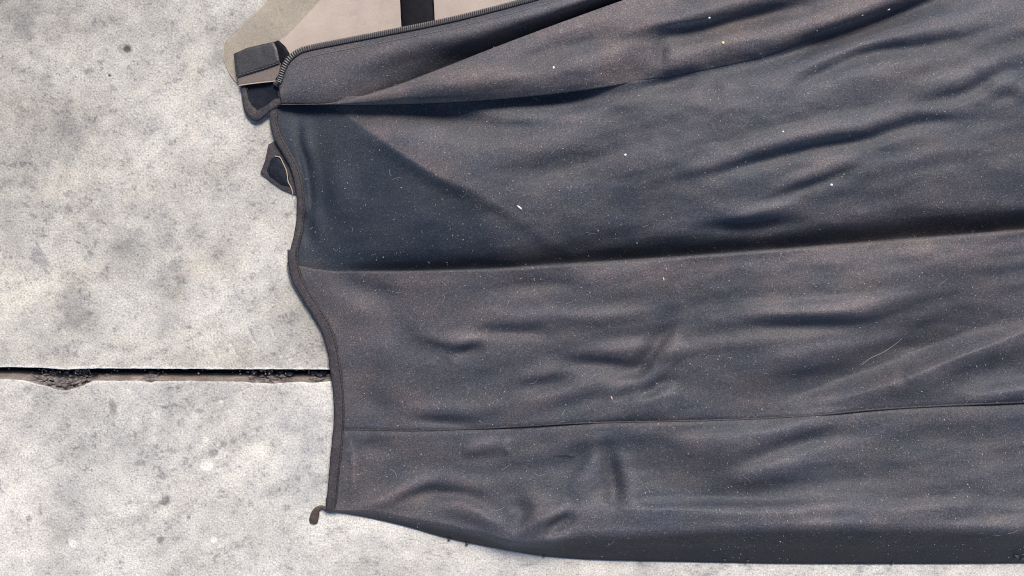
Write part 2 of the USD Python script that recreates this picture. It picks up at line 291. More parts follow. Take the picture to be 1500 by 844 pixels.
def slab(low):
    ys = axis([(-1700, -500, 60), (-500, -10, 8), (-10, 525, 1.6), (525, 541, .8)]) if not low else axis([(560, 576, .8), (576, 860, 1.6), (860, 1300, 8), (1300, 2500, 60)])
    tt = (ys - ys[0]) / (ys[-1] - ys[0])
    X, Y0 = np.meshgrid(XS, ys)
    e = (edge_up(XS) + .25 * rough_edge(XS, 5)) if not low else (edge_lo(XS) + .5 * rough_edge(XS, 6))
    Y = Y0.copy()
    if not low: Y += (e - 541)[None] * sstep(480, 541, Y0)
    else: Y += (e - 560)[None] * sstep(700, 560, Y0) if False else (e - 560)[None] * (1 - sstep(560, 640, Y0))
    Pn = np.stack([X / 40, Y / 40, X * 0 + low], -1)
    Z = (meshkit.fbm(Pn, 4, 2) - .5) * 1.6 + (meshkit.fbm(Pn * 14, 3, 8) - .5) * 0.45
    for pts, h, w in GROOVES:
        if (pts[0][1] < 548) == bool(low): continue
        bx = (X > min(p[0] for p in pts) - 12) & (X < max(p[0] for p in pts) + 12) & (Y > min(p[1] for p in pts) - 12) & (Y < max(p[1] for p in pts) + 12)
        Z[bx] += fold(X[bx], Y[bx], pts, h, w, w, .3)
    for x, y, r, h in [(187, 72, 5, -1.6), (160, 111, 2, -1.2), (312, 665, 6, -.8), (243, 735, 7, -1.0), (236, 790, 4, -.8), (329, 650, 3, -.7), (303, 682, 10, .3), (262, 366, 5, -.6), (58, 375, 3, -.7), (145, 449, 2, -.8), (276, 758, 2, -.8)]:
        if (y < 548) != bool(low): Z += h * np.exp(-(((X - x) ** 2 + (Y - y) ** 2) / r ** 2) ** 1.5)
    # rounded arris and the wall of the joint
    de = (e[None] - Y) if not low else (Y - e[None])
    Z -= (0.25 if not low else 0.9) * np.exp(-np.clip(de, 0, 50) / 1.0)
    T = slab_tone(X, Y, low)
    if not low:
        cr = meshkit.fbm(np.stack([X / 11, Y / 7, X * 0], -1), 4, 91); lip = sstep(0, 1, 1.2 - de / (2.4 + 14 * np.clip(cr - .42, 0, 1)))[..., None]; T = T * (1 - .8 * lip) + .8 * lip * np.array([.68, .67, .65])
        rows = [(0.2, -2.5), (0.0, -8), (.3, -18), (.3, -30)]
        zt = [Z[-1] + a for _, a in rows]
        Yw = np.stack([e + d for d, _ in rows]); Zw = np.stack(zt); Xw = np.repeat(XS[None], len(rows), 0)
        Tw = np.ones(Xw.shape + (3,)) * np.array([.22, .19, .165])
        X, Y, Z, T = (np.concatenate(p) for p in ((X, Xw), (Y, Yw), (Z, Zw), (T, Tw)))
    else:
        n = 24; s = np.linspace(1, 0, n + 1)[:-1]
        foot = curve([(-2200, 543), (0, 545), (90, 549), (140, 548.5), (480, 550), (3700, 556)])(XS)
        Yw = foot[None] + (e - foot)[None] * (1 - s[:, None]); Xw = np.repeat(XS[None], n, 0)
        chip = np.maximum.reduce([sstep(28, 50, XS) * (1 - sstep(128, 146, XS)), sstep(355, 366, XS) * (1 - sstep(420, 432, XS)), sstep(452, 458, XS) * (1 - sstep(472, 480, XS)), .7 * sstep(208, 214, XS) * (1 - sstep(224, 232, XS))])
        rock = np.clip((1 - np.abs(2 * meshkit.fbm(np.stack([Xw / 11 + Yw / 8, Yw / 4.5 - Xw / 26, Xw * 0], -1), 4, 17) - 1) - .45) / .55, 0, 1)
        Zw = -16 * s[:, None] ** 1.1 + chip[None] * (.35 - rock) * 8 * np.sin(np.pi * np.clip(s, .02, 1))[:, None] ** .5 + (meshkit.fbm(np.stack([Xw / 6, Yw / 5, Xw * 0], -1), 3, 4) - .5) * 1.4 + Z[0]
        Tw = np.array([.205, .175, .157])[None, None] * (.42 + 1.0 * meshkit.fbm(np.stack([Xw / 25, Yw / 4, Xw * 0], -1), 4, 9))[..., None] * (1 - chip[None, :, None] * np.array([.10, .08, .0])) * (1 + chip[None, :, None] * (.45 - 1.0 * rock[..., None]))
        Yb, Zb = foot[None] - .2, np.full((1, len(XS)), -32.0)
        X = np.concatenate([XS[None], Xw, X]); Y = np.concatenate([Yb, Yw, Y]); Z = np.concatenate([Zb, Zw, Z]); T = np.concatenate([Tw[:1] * .5, Tw, T])
    v = np.stack([(X - 750) * S, (422 - Y) * S, Z / 1000], -1)
    return trimesh.Trimesh(v.reshape(-1, 3), grid_faces(*X.shape), process=False), T.reshape(-1, 3)
m, t = slab(0)
obj('concrete_slab', m, 'concrete', tone=t, label='pale mottled concrete slab above the open joint, under the window sheet', cat='concrete slab', kind='structure')
m, t = slab(1)
obj('concrete_slab', m, 'concrete', tone=t, label='pale concrete slab below the open joint with a chipped upper edge', cat='concrete slab', kind='structure')
xx = axis([(-2200, -20, 60), (-20, 510, 2.5), (510, 3700, 60)]); yy = np.linspace(530, 566, 22)
X, Y = np.meshgrid(xx, yy); Z = -24 + (meshkit.fbm(np.stack([X / 8, Y / 8, X * 0], -1), 4, 5) - .5) * 9
obj('joint_bed', (np.stack([(X - 750) * S, (422 - Y) * S, Z / 1000], -1).reshape(-1, 3), grid_faces(*X.shape)), 'dirt', label='dark dirt at the bottom of the joint between the two slabs', cat='soil', kind='structure')

# ------------------------------------------------------------------ the black cover: one cloth laid in pleats
XR = 1640.0
fZ = curve([(400, 126), (409, 122), (413, 108), (420, 92), (428, 83), (440, 75), (460, 69.5), (490, 63.5), (560, 50), (650, 32), (765, 3), (900, -36), (1200, -135), (1640, -300)])
fP3 = curve([(400, 152), (420, 152.5), (470, 152), (500, 148), (560, 132), (640, 103), (700, 79), (800, 41), (905, 3), (1000, -30), (1200, -100), (1640, -240)])
fP2 = curve([(400, 154), (420, 154), (470, 153.5), (520, 154), (600, 152.5), (700, 147.5), (800, 139), (880, 129), (940, 119), (1000, 109), (1060, 97), (1130, 80), (1200, 52), (1270, 28), (1350, 2), (1450, -32), (1640, -100)])
fP1 = curve([(400, 383), (424, 385), (440, 388), (460, 393), (500, 397), (560, 397), (700, 394), (850, 385), (1000, 375), (1150, 364), (1300, 352), (1500, 336), (1640, 325)])
fSM = curve([(400, 631), (505, 630.5), (600, 632), (680, 630), (760, 626), (850, 621), (1000, 618), (1100, 615), (1200, 609), (1270, 602), (1350, 597), (1500, 590), (1640, 584)])
fBT = curve([(400, 746), (477, 749), (520, 755), (590, 770), (650, 787), (720, 802), (800, 815), (870, 820), (1000, 823), (1200, 826), (1350, 826), (1500, 825), (1640, 824)])
XLA = curve([(60, 409), (122, 409), (140, 411), (154, 413)])
XLC = curve([(150, 397), (175, 395), (200, 402), (222, 415), (245, 428), (270, 436), (300, 440), (330, 438), (352, 434), (372, 428), (400, 426)])
XLD = curve([(360, 421), (385, 420), (405, 424), (420, 431), (440, 443), (465, 460), (495, 475), (535, 484), (580, 489), (605, 489.5), (640, 488), (690, 483), (748, 477)])

CREASE = 2.3
WIDE = 1.25
PAIR = 0.55
def G(x): return sstep(430, 950, x)
CREASES = {  # (polyline, mm, width north, width south)
'B': [([(860, 57), (900, 50), (960, 34), (1045, 24), (1110, 5)], 5, 22, 9), ([(930, 66), (1000, 48), (1100, 25), (1230, 0)], -6, 10, 13), ([(966, 45), (968, 85), (962, 122)], -1.6, 7, 7),
      ([(700, 92), (780, 82), (870, 60), (960, 15)], -3, 16, 22), ([(560, 138), (700, 118), (840, 108)], 3, 20, 14)],
'C': [([(474, 152), (540, 190), (600, 230), (645, 258), (690, 276), (770, 322), (840, 370), (880, 395)], 3.2, 80, 12), ([(560, 158), (640, 172), (740, 190), (880, 186)], -5, 13, 26),
      ([(645, 232), (760, 205), (900, 200)], 3, 20, 20), ([(780, 150), (860, 143), (940, 129), (1010, 111), (1070, 98), (1130, 86), (1190, 67), (1260, 43), (1330, 17), (1420, -14), (1520, -60)], -5.0, 12, 17), ([(930, 131), (985, 119), (1040, 103)], -2.2, 9, 12), ([(1022, 140), (1060, 120)], -1.2, 12, 12),
      ([(1120, 92), (1190, 68), (1260, 43), (1330, 17), (1410, -10)], -5.5, 9, 12), ([(1100, 152), (1150, 137), (1200, 108), (1250, 84), (1400, 60), (1500, 22)], -3.5, 9, 14),
      ([(1330, 153), (1400, 141), (1440, 122), (1500, 90)], -3.0, 8, 12), ([(1440, 150), (1500, 132)], -2, 8, 8),
      ([(930, 282), (1030, 261), (1110, 236), (1190, 216), (1280, 201), (1315, 186), (1370, 178), (1500, 176)], -3.2, 8, 10), ([(930, 268), (1030, 247), (1110, 222), (1190, 202), (1280, 187), (1370, 165)], 2.2, 14, 8),
      ([(1115, 300), (1160, 281), (1210, 264), (1275, 236)], -3.0, 6, 9), ([(1040, 325), (1130, 309), (1180, 292)], 2.5, 8, 10), ([(1000, 335), (1080, 334), (1200, 318)], -3, 9, 9),
      ([(700, 270), (820, 250), (930, 225)], -2.0, 16, 18), ([(1280, 290), (1400, 275), (1560, 262)], 2.5, 40, 30), ([(436, 160), (438, 200), (450, 250), (456, 310), (452, 350)], -2.2, 5, 5), ([(455, 200), (462, 250), (470, 300), (466, 350)], -2.0, 14, 8), ([(480, 230), (500, 270), (520, 330)], 1.6, 20, 20),
      ([(760, 380), (850, 392), (1000, 370)], -3, 30, 10), ([(850, 330), (960, 300), (1060, 290)], -1.5, 20, 20), ([(430, 300), (450, 335), (455, 370)], -2, 8, 8)],
'D': [([(655, 492), (700, 487), (750, 486), (830, 496)], -2.6, 9, 7), ([(600, 485), (650, 500), (690, 504), (720, 502)], 2.4, 10, 7), ([(660, 528), (680, 516), (716, 508)], -3.6, 8, 9),
      ([(560, 490), (600, 500), (650, 520), (640, 550)], -2.0, 16, 20), ([(790, 530), (880, 534), (940, 541), (990, 531)], -3.2, 9, 10), ([(735, 572), (800, 564), (860, 545)], -2.4, 9, 9), ([(740, 590), (830, 575), (900, 545)], 2.2, 12, 10),
      ([(1000, 452), (985, 470), (962, 505), (935, 540), (895, 585)], -4.2, 9, 12), ([(1000, 545), (960, 568), (930, 600)], -2.6, 9, 9), ([(880, 590), (920, 560), (945, 535)], 2.6, 9, 9), ([(910, 604), (960, 580), (1000, 560)], 2.4, 9, 9),
      ([(580, 613), (640, 618), (720, 624)], -2.2, 7, 6), ([(600, 600), (700, 595), (800, 600)], 1.6, 12, 12), ([(520, 560), (545, 590), (600, 615)], -1.8, 16, 16), ([(1040, 490), (1140, 479), (1260, 476), (1330, 458), (1390, 440)], -4.4, 9, 13), ([(1030, 470), (1150, 458), (1280, 455)], 1.8, 16, 10),
      ([(1040, 612), (1130, 588), (1220, 555), (1300, 527), (1400, 488), (1560, 436)], -8.5, 34, 17), ([(1180, 606), (1260, 578), (1322, 556), (1400, 526), (1470, 500), (1600, 450)], 4.6, 7, 15), ([(1310, 566), (1330, 550)], -1, 7, 7), ([(1080, 535), (1200, 525), (1300, 505)], 2.0, 16, 18),
      ([(1350, 560), (1430, 548), (1560, 520)], -2.5, 14, 18), ([(700, 430), (830, 416), (870, 424)], -2.2, 9, 10), ([(480, 410), (540, 425), (600, 440)], -2.4, 12, 16), ([(720, 455), (850, 462), (980, 462)], 1.6, 10, 10), ([(1400, 590), (1480, 574), (1600, 560)], 3, 10, 10),
      ([(960, 420), (1100, 425), (1300, 410), (1500, 380)], 1.4, 14, 16), ([(1250, 432), (1400, 405), (1560, 395)], -1.6, 16, 20), ([(850, 505), (960, 510), (1060, 520)], 2, 12, 12), ([(455, 430), (500, 440), (560, 480)], 1.8, 18, 18), ([(530, 480), (600, 545)], 1.8, 24, 24)],
'E': [([(1040, 697), (1110, 670), (1180, 647), (1250, 616)], -4.2, 10, 13), ([(1050, 716), (1110, 690), (1190, 668)], 3.0, 12, 16), ([(880, 640), (895, 690), (900, 730), (901, 775)], -4.0, 10, 9), ([(840, 740), (862, 690), (880, 650)], 3.2, 14, 12),
      ([(505, 746), (550, 738), (595, 717), (650, 698)], 4.2, 9, 8), ([(575, 738), (640, 722), (680, 726), (720, 745)], -4.0, 9, 11), ([(620, 742), (665, 738), (720, 765), (760, 798)], 4.2, 9, 12), ([(742, 798), (770, 772), (810, 756), (830, 745)], 4.0, 10, 10), ([(745, 735), (765, 752), (748, 782)], -3.0, 10, 10), ([(790, 780), (825, 762), (850, 752)], -3.5, 6, 9),
      ([(785, 808), (812, 794), (870, 792)], 2.5, 7, 7), ([(505, 640), (514, 650), (518, 690), (514, 735)], 1.3, 3, 4), ([(525, 640), (535, 655), (580, 650)], -1.6, 12, 10), ([(670, 668), (710, 652), (735, 648)], 1.4, 9, 8), ([(752, 640), (740, 655), (755, 665)], 1.2, 5, 5), ([(660, 665), (700, 672), (760, 668)], -1.5, 8, 8),
      ([(795, 786), (830, 764), (860, 745), (886, 738), (906, 745), (960, 746.5), (1080, 745), (1230, 744)], 2.7, 4.5, 16), ([(900, 803), (1150, 800), (1500, 808)], 1.6, 8, 8), ([(930, 726), (1000, 720), (1120, 728), (1230, 722)], -3.2, 22, 14), ([(560, 680), (640, 690), (750, 690)], -1.6, 16, 14), ([(1250, 680), (1400, 640), (1560, 640)], -2.0, 18, 18), ([(1300, 720), (1420, 700), (1560, 690)], 2, 24, 20), ([(960, 640), (1040, 650), (1120, 630)], 2.2, 14, 14), ([(820, 650), (850, 668), (800, 690)], -2, 14, 14)],
}
crestE = curve([(400, 744), (480, 747), (545, 748), (600, 757), (700, 777), (760, 793), (800, 790), (850, 778), (905, 778), (1000, 772), (1150, 767), (1300, 766), (1500, 773), (1640, 778)])
def height(panel, X, Y):
    g = G(X)
    P = np.stack([X / 120, Y / 55, X * 0 + 1.7], -1)
    z = (meshkit.fbm(P, 3, 41) - .5) * (2.0 + 5.0 * g) + .8 * (meshkit.fbm(np.stack([X / 46 + Y / 60, Y / 26, X * 0], -1), 3, 43) - .5) * (1.2 + 1.4 * g)
    lean = {'A': .22, 'B': .24, 'C': .24, 'D': .16, 'E': .10}[panel]
    v = Y + lean * (X - 480) * sstep(480, 900, X) + 14 * (meshkit.noise(np.stack([X / 150, Y / 90, X * 0], -1), 12) - .5)
    flow = (meshkit.fbm(np.stack([X / 300, v / 34, X * 0 + 5], -1), 2, 81) - .5) * 9 * sstep(480, 950, X) * (.5 if panel == 'A' else .6 if panel in 'BC' else 1)
    z += flow
    if panel == 'A':
        w = np.maximum(fP3(X) - fZ(X), 4); t = np.clip((fP3(X) - Y) / w, 0, 1)        # 0 at the fold, 1 at the zipper
        z += 14 + 12 * sstep(420, 900, X) + (5 + 11 * g) * np.sin(np.pi * t ** .8) - (1 + 17 * sstep(480, 680, X)) * np.exp(-(t / .36) ** 2)
        cap = 15 + 36 * sstep(425, 680, X) - 4 + 70 * t + 12 * (1 - sstep(430, 540, X)); z = -2 * np.logaddexp(-z / 2, -cap / 2)
        z += fold(X, Y, [(500, 130), (560, 104), (640, 76), (720, 62)], -4, 13, 13) + fold(X, Y, [(470, 100), (540, 82), (640, 58), (760, 34)], 2.5, 16, 14)
    elif panel == 'B':
        w = np.maximum(fP2(X) - fP3(X), .5); t = np.clip((Y - fP3(X)) / w, 0, 1)
        z = z * np.clip(w / 40, 0, 1) + 15 + 36 * sstep(425, 680, X) + np.minimum(12, .42 * w) * (1 - .75 * sstep(860, 1010, X)) * (1 - np.abs(2 * t - 1) ** 2.6)
    elif panel == 'C':
        d = np.maximum(fP1(X) - Y, 0); r = sstep(780, 1150, X)
        slope = .008 + .05 * sstep(425, 640, X)
        left = 6 + slope * np.minimum(d, 260)
        right = 7 + 24 * (1 - np.exp(-(d / 21) ** 1.6)) + 24 * (1 - np.exp(-(d / 100) ** 1.3)) + .03 * d
        z += left * (1 - r) + right * r
        z += (1 - r) * (9 * sstep(450, 560, X) * (1 - np.exp(-(d / 13) ** 1.6)) + 19 * sstep(455, 620, X) * (1 - np.exp(-(d / 44) ** 1.5)))
        z -= (5 * sstep(405, 450, X) + 12 * sstep(470, 560, X)) * (1 - sstep(800, 930, X)) * np.exp(-((Y - fP2(X) - 8) / 25) ** 2)
        d2 = np.maximum(Y - fP2(X), 0); z += sstep(880, 1010, X) * (51 + (meshkit.fbm(P, 3, 41) - .5) * (2.0 + 5.0 * g) + .8 * (meshkit.fbm(np.stack([X / 46 + Y / 60, Y / 26, X * 0], -1), 3, 43) - .5) * (1.2 + 1.4 * g) + flow - z) * np.exp(-(d2 / 38) ** 1.5)
    elif panel == 'D':
        d = Y - fP1(X); e = np.clip(d / (3 + 3 * g), 0, 1); q = np.clip(d / np.maximum(fSM(X) - fP1(X), 1), 0, 1)
        z += 6 + 40 * sstep(440, 900, X) - 12 * g * q ** 1.2 - (2 + 2 * g) * (1 - np.sqrt(1 - (1 - e) ** 2)) + 4 * sstep(440, 520, X) * np.exp(-(d / 40) ** 2)
        z -= 1.6 * np.exp(-((fSM(X) - Y) / 3.5) ** 2)
    else:
        dB = fBT(X) - Y; c = np.maximum(fBT(X) - crestE(X), 3); k = np.clip(dB / c, 0, 1); r = sstep(860, 930, X)
        q = np.clip((Y - fSM(X)) / 120, 0, 1)
        z += 6 + 28 * g - 7 * r * q ** 2 * (1 - sstep(1350, 1500, X)) + 4.5 * r * sstep(728, 751, Y + 3 * np.sin(X / 70) + 4 * sstep(1150, 1500, X)) * (1 - .3 * sstep(1100, 1400, X)) + 12 * g * sstep(680, 770, Y)
        z -= 1.3 * np.exp(-((Y - fSM(X)) / 3.5) ** 2)
    for pts, h, wn, ws, other in [c + (0,) for c in CREASES.get(panel, [])] + [c + (1,) for c in CREASES.get({'B': 'C', 'C': 'B'}.get(panel), [])]:
        xs, ysl = [p[0] for p in pts], [p[1] for p in pts]; mrg = 6 * max(wn, ws)
        b = (X > min(xs) - mrg) & (X < max(xs) + mrg) & (Y > min(ysl) - mrg) & (Y < max(ysl) + mrg)
        if b.any(): z[b] += CREASE * fold(X[b], Y[b], pts, h, wn, ws) * (sstep(880, 1010, X[b]) if other else 1) * (.9 if panel == 'C' else .86 + .2 * sstep(900, 1050, X[b]) if panel == 'D' else .85)
    if panel == 'E':
        z = z * np.clip(1 - (1 - k) ** 1.5, 0, 1) + 1.0
    lim = 2.2 if panel != 'B' else 3
    z = np.where(z < lim + 2, lim + 2 * np.exp(np.minimum((z - lim - 2) / 2, 0)), z)
    return z

NC = 600
U = np.linspace(0, 1, NC) ** 1.25
def rows_of(panel, f0, f1, xl, n, t0=0.0, t1=1.0, power=1.0):
    T = np.linspace(t0, t1, n)[:, None] ** power; u = U[None]
    X = np.full((n, NC), 450.0) * (1 - u) + XR * u
    for _ in range(6):
        Y = f0(X) * (1 - T) + f1(X) * T
        xl_ = xl(np.clip(Y, -400, 900)); xl_ = xl_[:, :1] if True else xl_
        X = xl_ + (XR - xl_) * u
    return X, Y, height(panel, X, Y)
XA, YA, ZA = rows_of('A', fZ, fP3, XLA, 46)
XB, YB, ZB = rows_of('B', fP3, fP2, XLA, 64)
XC, YC, ZC = rows_of('C', fP2, fP1, XLC, 150)
XD, YD, ZD = rows_of('D', fP1, fSM, XLD, 150)
XE, YE, ZE = rows_of('E', fSM, fBT, XLD, 130)
def tuck(lower, upper, side, depth):
    """Rows that carry the cloth under the edge of the panel lying on top. side = +1: the upper panel lies to the south of the line."""
    (Xa, Ya, Za), (Xb, Yb, Zb) = lower, upper
    dz = Zb - Za; out = []
    for q, k in [(1.0, 0.0), (1.12, .10), (1.0, .2), (.6, .26), (.2, .32)]:
        w = k; out.append((Xa * (1 - w) + Xb * w, (Ya * (1 - w) + Yb * w) + side * depth * q, Za + dz * k))
    return out
dep1 = 13 * sstep(430, 520, XC[-1]); dep2 = (4 + 8 * sstep(440, 500, XB[-1])) * (1 - sstep(860, 1120, XB[-1])) ; dep3 = 12 * sstep(470, 540, XA[-1])
t3 = tuck((XA[-1], YA[-1], ZA[-1] * .9), (XB[0], YB[0], ZB[0]), +1, dep3)
t2 = tuck((XC[0], YC[0], ZC[0]), (XB[-1], YB[-1], ZB[-1]), -1, dep2)[::-1]
t1 = tuck((XC[-1], YC[-1], ZC[-1]), (XD[0], YD[0], ZD[0]), +1, dep1)
def stack(blocks):
    X = np.vstack([np.atleast_2d(b[0]) for b in blocks]); Y = np.vstack([np.atleast_2d(b[1]) for b in blocks]); Z = np.vstack([np.atleast_2d(b[2]) for b in blocks])
    return X, Y, Z
X1, Y1, Z1 = stack([(XA, YA, ZA)] + t3 + [(XB, YB, ZB)] + t2 + [(XC, YC, ZC)] + t1 + [(XD, YD, ZD)])
under = [(XE[-1], YE[-1] - d, np.full(NC, .6)) for d in (2, 8, 20)]
X2, Y2, Z2 = stack([(XE, YE, ZE)] + under)
def cloth_tone(X, Y, Z):
    P = np.stack([X / 150, Y / 80, X * 0], -1)
    a = meshkit.fbm(P, 4, 71) - .5; b = meshkit.fbm(P * 2.3 + 9, 4, 77) - .5
    T = np.ones(X.shape + (3,)) * (1 + .35 * a + .2 * b)[..., None]
    T *= 1 + b[..., None] * np.array([.20, .06, -.12])
    # shade of the diagonal fold painted dark teal; upper parts tinted lighter and browner
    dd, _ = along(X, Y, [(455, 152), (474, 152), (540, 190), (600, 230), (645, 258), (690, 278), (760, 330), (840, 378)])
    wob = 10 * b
    fold_shade = sstep(-5 - 30 * sstep(630, 720, X), 4 + 22 * sstep(630, 720, X), -dd + .5 * wob - 3 - 34 * sstep(650, 760, X)) * (Y > fP2(X) - 1) * (Y < fP1(X) + 1) * (1 - sstep(700, 880, X))
    T *= 1 + fold_shade[..., None] * (np.array([.46, .56, .64]) - 1)
    brown_tint = np.maximum.reduce([(Y < fP2(X)) * (Y > fP3(X)) * 1.0, (Y < fP3(X)) * (1 - sstep(480, 640, X)) * .7, (Y > fP1(X) - 1) * np.exp(-np.maximum(Y - fP1(X), 0) / 110), (Y > 380) * (1 - sstep(520, 760, X)) * .8, (Y > fP2(X)) * (Y < fP1(X)) * (dd > -2) * np.exp(-(dd / 26) ** 2) * sstep(478, 520, X) * (1 - sstep(640, 720, X))])
    brown_tint = brown_tint * np.clip(.75 + 1.2 * a, 0, 1)
    from scipy.ndimage import gaussian_filter
    bumps = np.clip((Z - gaussian_filter(Z, (9, 9))) / 2.0, 0, 1)             # lit look of ridges painted in, pale and brownish, for stronger fold contrast
    bumps = bumps * (sstep(2, 24, Y - fP1(X)) + (Y < fP1(X) - 30)) * (np.abs(Y - fP2(X)) > 10)
    T *= 1 + bumps[..., None] * np.array([.36, .29, .27])
    T *= 1 - .54 * (sstep(2, 16, Y - crestE(X)) * (Y > fSM(X) + 40))[..., None]  # shade of the steep lower side painted into the cloth colour
    T *= 1 + brown_tint[..., None] * np.array([.42, .23, .10])
    return T
cover = thing('fabric_cover', 'faded black fabric cover lying in long pleats on the pale concrete', 'fabric cover')
V1 = at(X1, Y1, Z1 / 1000); V2 = at(X2, Y2, Z2 / 1000)
panel_mesh = trimesh.Trimesh(V1.reshape(-1, 3), grid_faces(*X1.shape), process=False)
side_mesh = trimesh.Trimesh(V2.reshape(-1, 3), grid_faces(*X2.shape), process=False)
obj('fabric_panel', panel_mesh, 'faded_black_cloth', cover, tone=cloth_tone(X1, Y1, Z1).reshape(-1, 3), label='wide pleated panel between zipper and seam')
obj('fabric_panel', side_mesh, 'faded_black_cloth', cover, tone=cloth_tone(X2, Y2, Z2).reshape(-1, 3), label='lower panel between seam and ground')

# look-up of the cloth's height for things that lie on it
KT = cKDTree(np.vstack([np.stack([XA.ravel(), YA.ravel()], 1), np.stack([XB.ravel(), YB.ravel()], 1), np.stack([XC.ravel(), YC.ravel()], 1), np.stack([XD.ravel(), YD.ravel()], 1), np.stack([XE.ravel(), YE.ravel()], 1)]))
KZ = np.concatenate([ZA.ravel(), ZB.ravel(), ZC.ravel(), ZD.ravel(), ZE.ravel()])
def on_cloth(px, py, lift=0.0):
    d, i = KT.query(np.stack([np.ravel(px), np.ravel(py)], 1), k=4)
    w = 1 / (d + .3); z = (KZ[i] * w).sum(1) / w.sum(1)
    return at(px, py, (z.reshape(np.shape(px)) + lift) / 1000)

# hems: a folded binding along the left edges
def hem(pts, zs, half, thick=0.0012, n=110):
    from scipy.ndimage import gaussian_filter1d
    p = spline(pts, n); z = gaussian_filter1d(on_cloth(p[:, 0], p[:, 1])[:, 2] * 1000, 3, mode='nearest') + .5
    half = half * (1 + .22 * (meshkit.fbm(np.stack([p[:, 1] / 14, p[:, 0] * 0, p[:, 0] * 0], -1), 3, 5) - .5))
    return ribbon(at(p[:, 0], p[:, 1], z / 1000), half * S, thick), p, z
m, pD, zD = hem([(429, 366), (430, 385), (434, 405), (441, 420), (453, 440), (469, 465), (483, 495), (491, 535), (496, 580), (497, 605), (495, 640), (490, 690), (485, 748)], [7.5, 8.5, 7.5, 7, 6.5, 7, 7, 6.5, 6, 5, 3], 8.0)
obj('hem_binding', m, 'binding_cloth', cover, label='long curved binding along the lower left edge')
m, pC, zC = hem([(402, 157), (401, 175), (407, 200), (419, 222), (431, 245), (438, 270), (441, 300), (439, 330), (435, 352), (430, 372), (429, 384)], [5, 7, 8.5, 9, 8.5, 8, 7.5, 7, 6.5], 6.0)
obj('hem_binding', m, 'binding_cloth', cover, label='wavy binding along the middle left edge')
def dashes(p, z, off, dash, gap, r, lift):
    d = np.r_[0, np.cumsum(np.linalg.norm(np.diff(p, axis=0), axis=1))]; t = np.gradient(p, axis=0); t /= np.linalg.norm(t, axis=1, keepdims=True)
    nrm = np.stack([-t[:, 1], t[:, 0]], 1); pp = p + nrm * off; out = []; s = 1.0
    while s + dash < d[-1]:
        q = np.linspace(s, s + dash, 4); x = np.interp(q, d, pp[:, 0]); y = np.interp(q, d, pp[:, 1]); zz = np.interp(q, d, z) + lift + np.array([-.25, .15, .15, -.25])
        out.append(tube(at(x, y, zz / 1000), r, 5)); s += dash + gap
    return trimesh.util.concatenate(out)
obj('stitching', dashes(pD, zD, -5.2, 4.4, 1.3, .00055, 1.15), 'thread', cover, kind='stuff')
obj('stitching', dashes(pC, zC, -3.0, 4.4, 1.3, .0005, 1.25), 'thread', cover, kind='stuff')

# seam: a fine raised ridge of folded cloth between the two panels
sx = np.linspace(498, 1630, 300); sy = fSM(sx)
p = on_cloth(sx, sy - 1.2, .1)
obj('seam', tube(p, np.interp(sx, [498, 700, 1000, 1630], [.0010, .0009, .0012, .0014]), 7), 'binding_cloth', cover)

# zipper: tape, coil and stitch line along the top edge of the cloth
zx = np.concatenate([np.linspace(409, 440, 60), np.linspace(440, 960, 300)[1:]]); zy = fZ(zx)
zd = np.r_[0, np.cumsum(np.hypot(np.diff(zx), np.diff(zy)))]
q = np.arange(0, zd[-1], .5); zx, zy = np.interp(q, zd, zx), np.interp(q, zd, zy)
from scipy.ndimage import gaussian_filter1d
zx, zy = gaussian_filter1d(zx, 8, mode='nearest'), gaussian_filter1d(zy, 8, mode='nearest')
t = np.stack([np.gradient(zx), np.gradient(zy)], 1); t /= np.linalg.norm(t, axis=1, keepdims=True); nr = np.stack([t[:, 1], -t[:, 0]], 1)   # towards the window
zz = gaussian_filter1d(on_cloth(zx - nr[:, 0] * 4, zy - nr[:, 1] * 4)[:, 2] * 1000, 20, mode='nearest') + .7
tp = at(zx + nr[:, 0] * 0.5, zy + nr[:, 1] * .5, zz / 1000)[::4]
obj('zipper_tape', ribbon(tp, 4.2 * S, .0009), 'binding_cloth', cover)
teeth = []
for i in [k for k in range(2, 150, 7)] + [k for k in range(150, len(q) - 4, 6)]:       # one turn of the coil every 2.5 pixels (2 mm)
    s = np.linspace(-1, 1, 7); c = np.array([zx[i], zy[i]]); w = 3.6
    bx = c[0] + nr[i, 0] * (1.2 + s * w) + t[i, 0] * .35 * s; by = c[1] + nr[i, 1] * (1.2 + s * w) + t[i, 1] * .35 * s
    bz = zz[i] + .9 + .75 * np.sqrt(np.clip(1 - (s * .96) ** 4, 0, 1))
    teeth.append(tube(at(bx, by, bz / 1000), np.interp(s, [-1, 0, .8, 1], [.00045, .0005, .0007, .0006]) * (1.25 if i < 150 else 1), 6))
obj('zipper_teeth', trimesh.util.concatenate(teeth), 'zipper_coil', cover, kind='stuff')
k = slice(60, None, 1)
ps = np.stack([zx - nr[:, 0] * 12, zy - nr[:, 1] * 12], 1)[80::6]
obj('stitching', dashes(ps, on_cloth(ps[:, 0], ps[:, 1])[:, 2] * 1000, 0, 3.6, 1.2, .00042, .3), 'pale_thread', cover, kind='stuff')
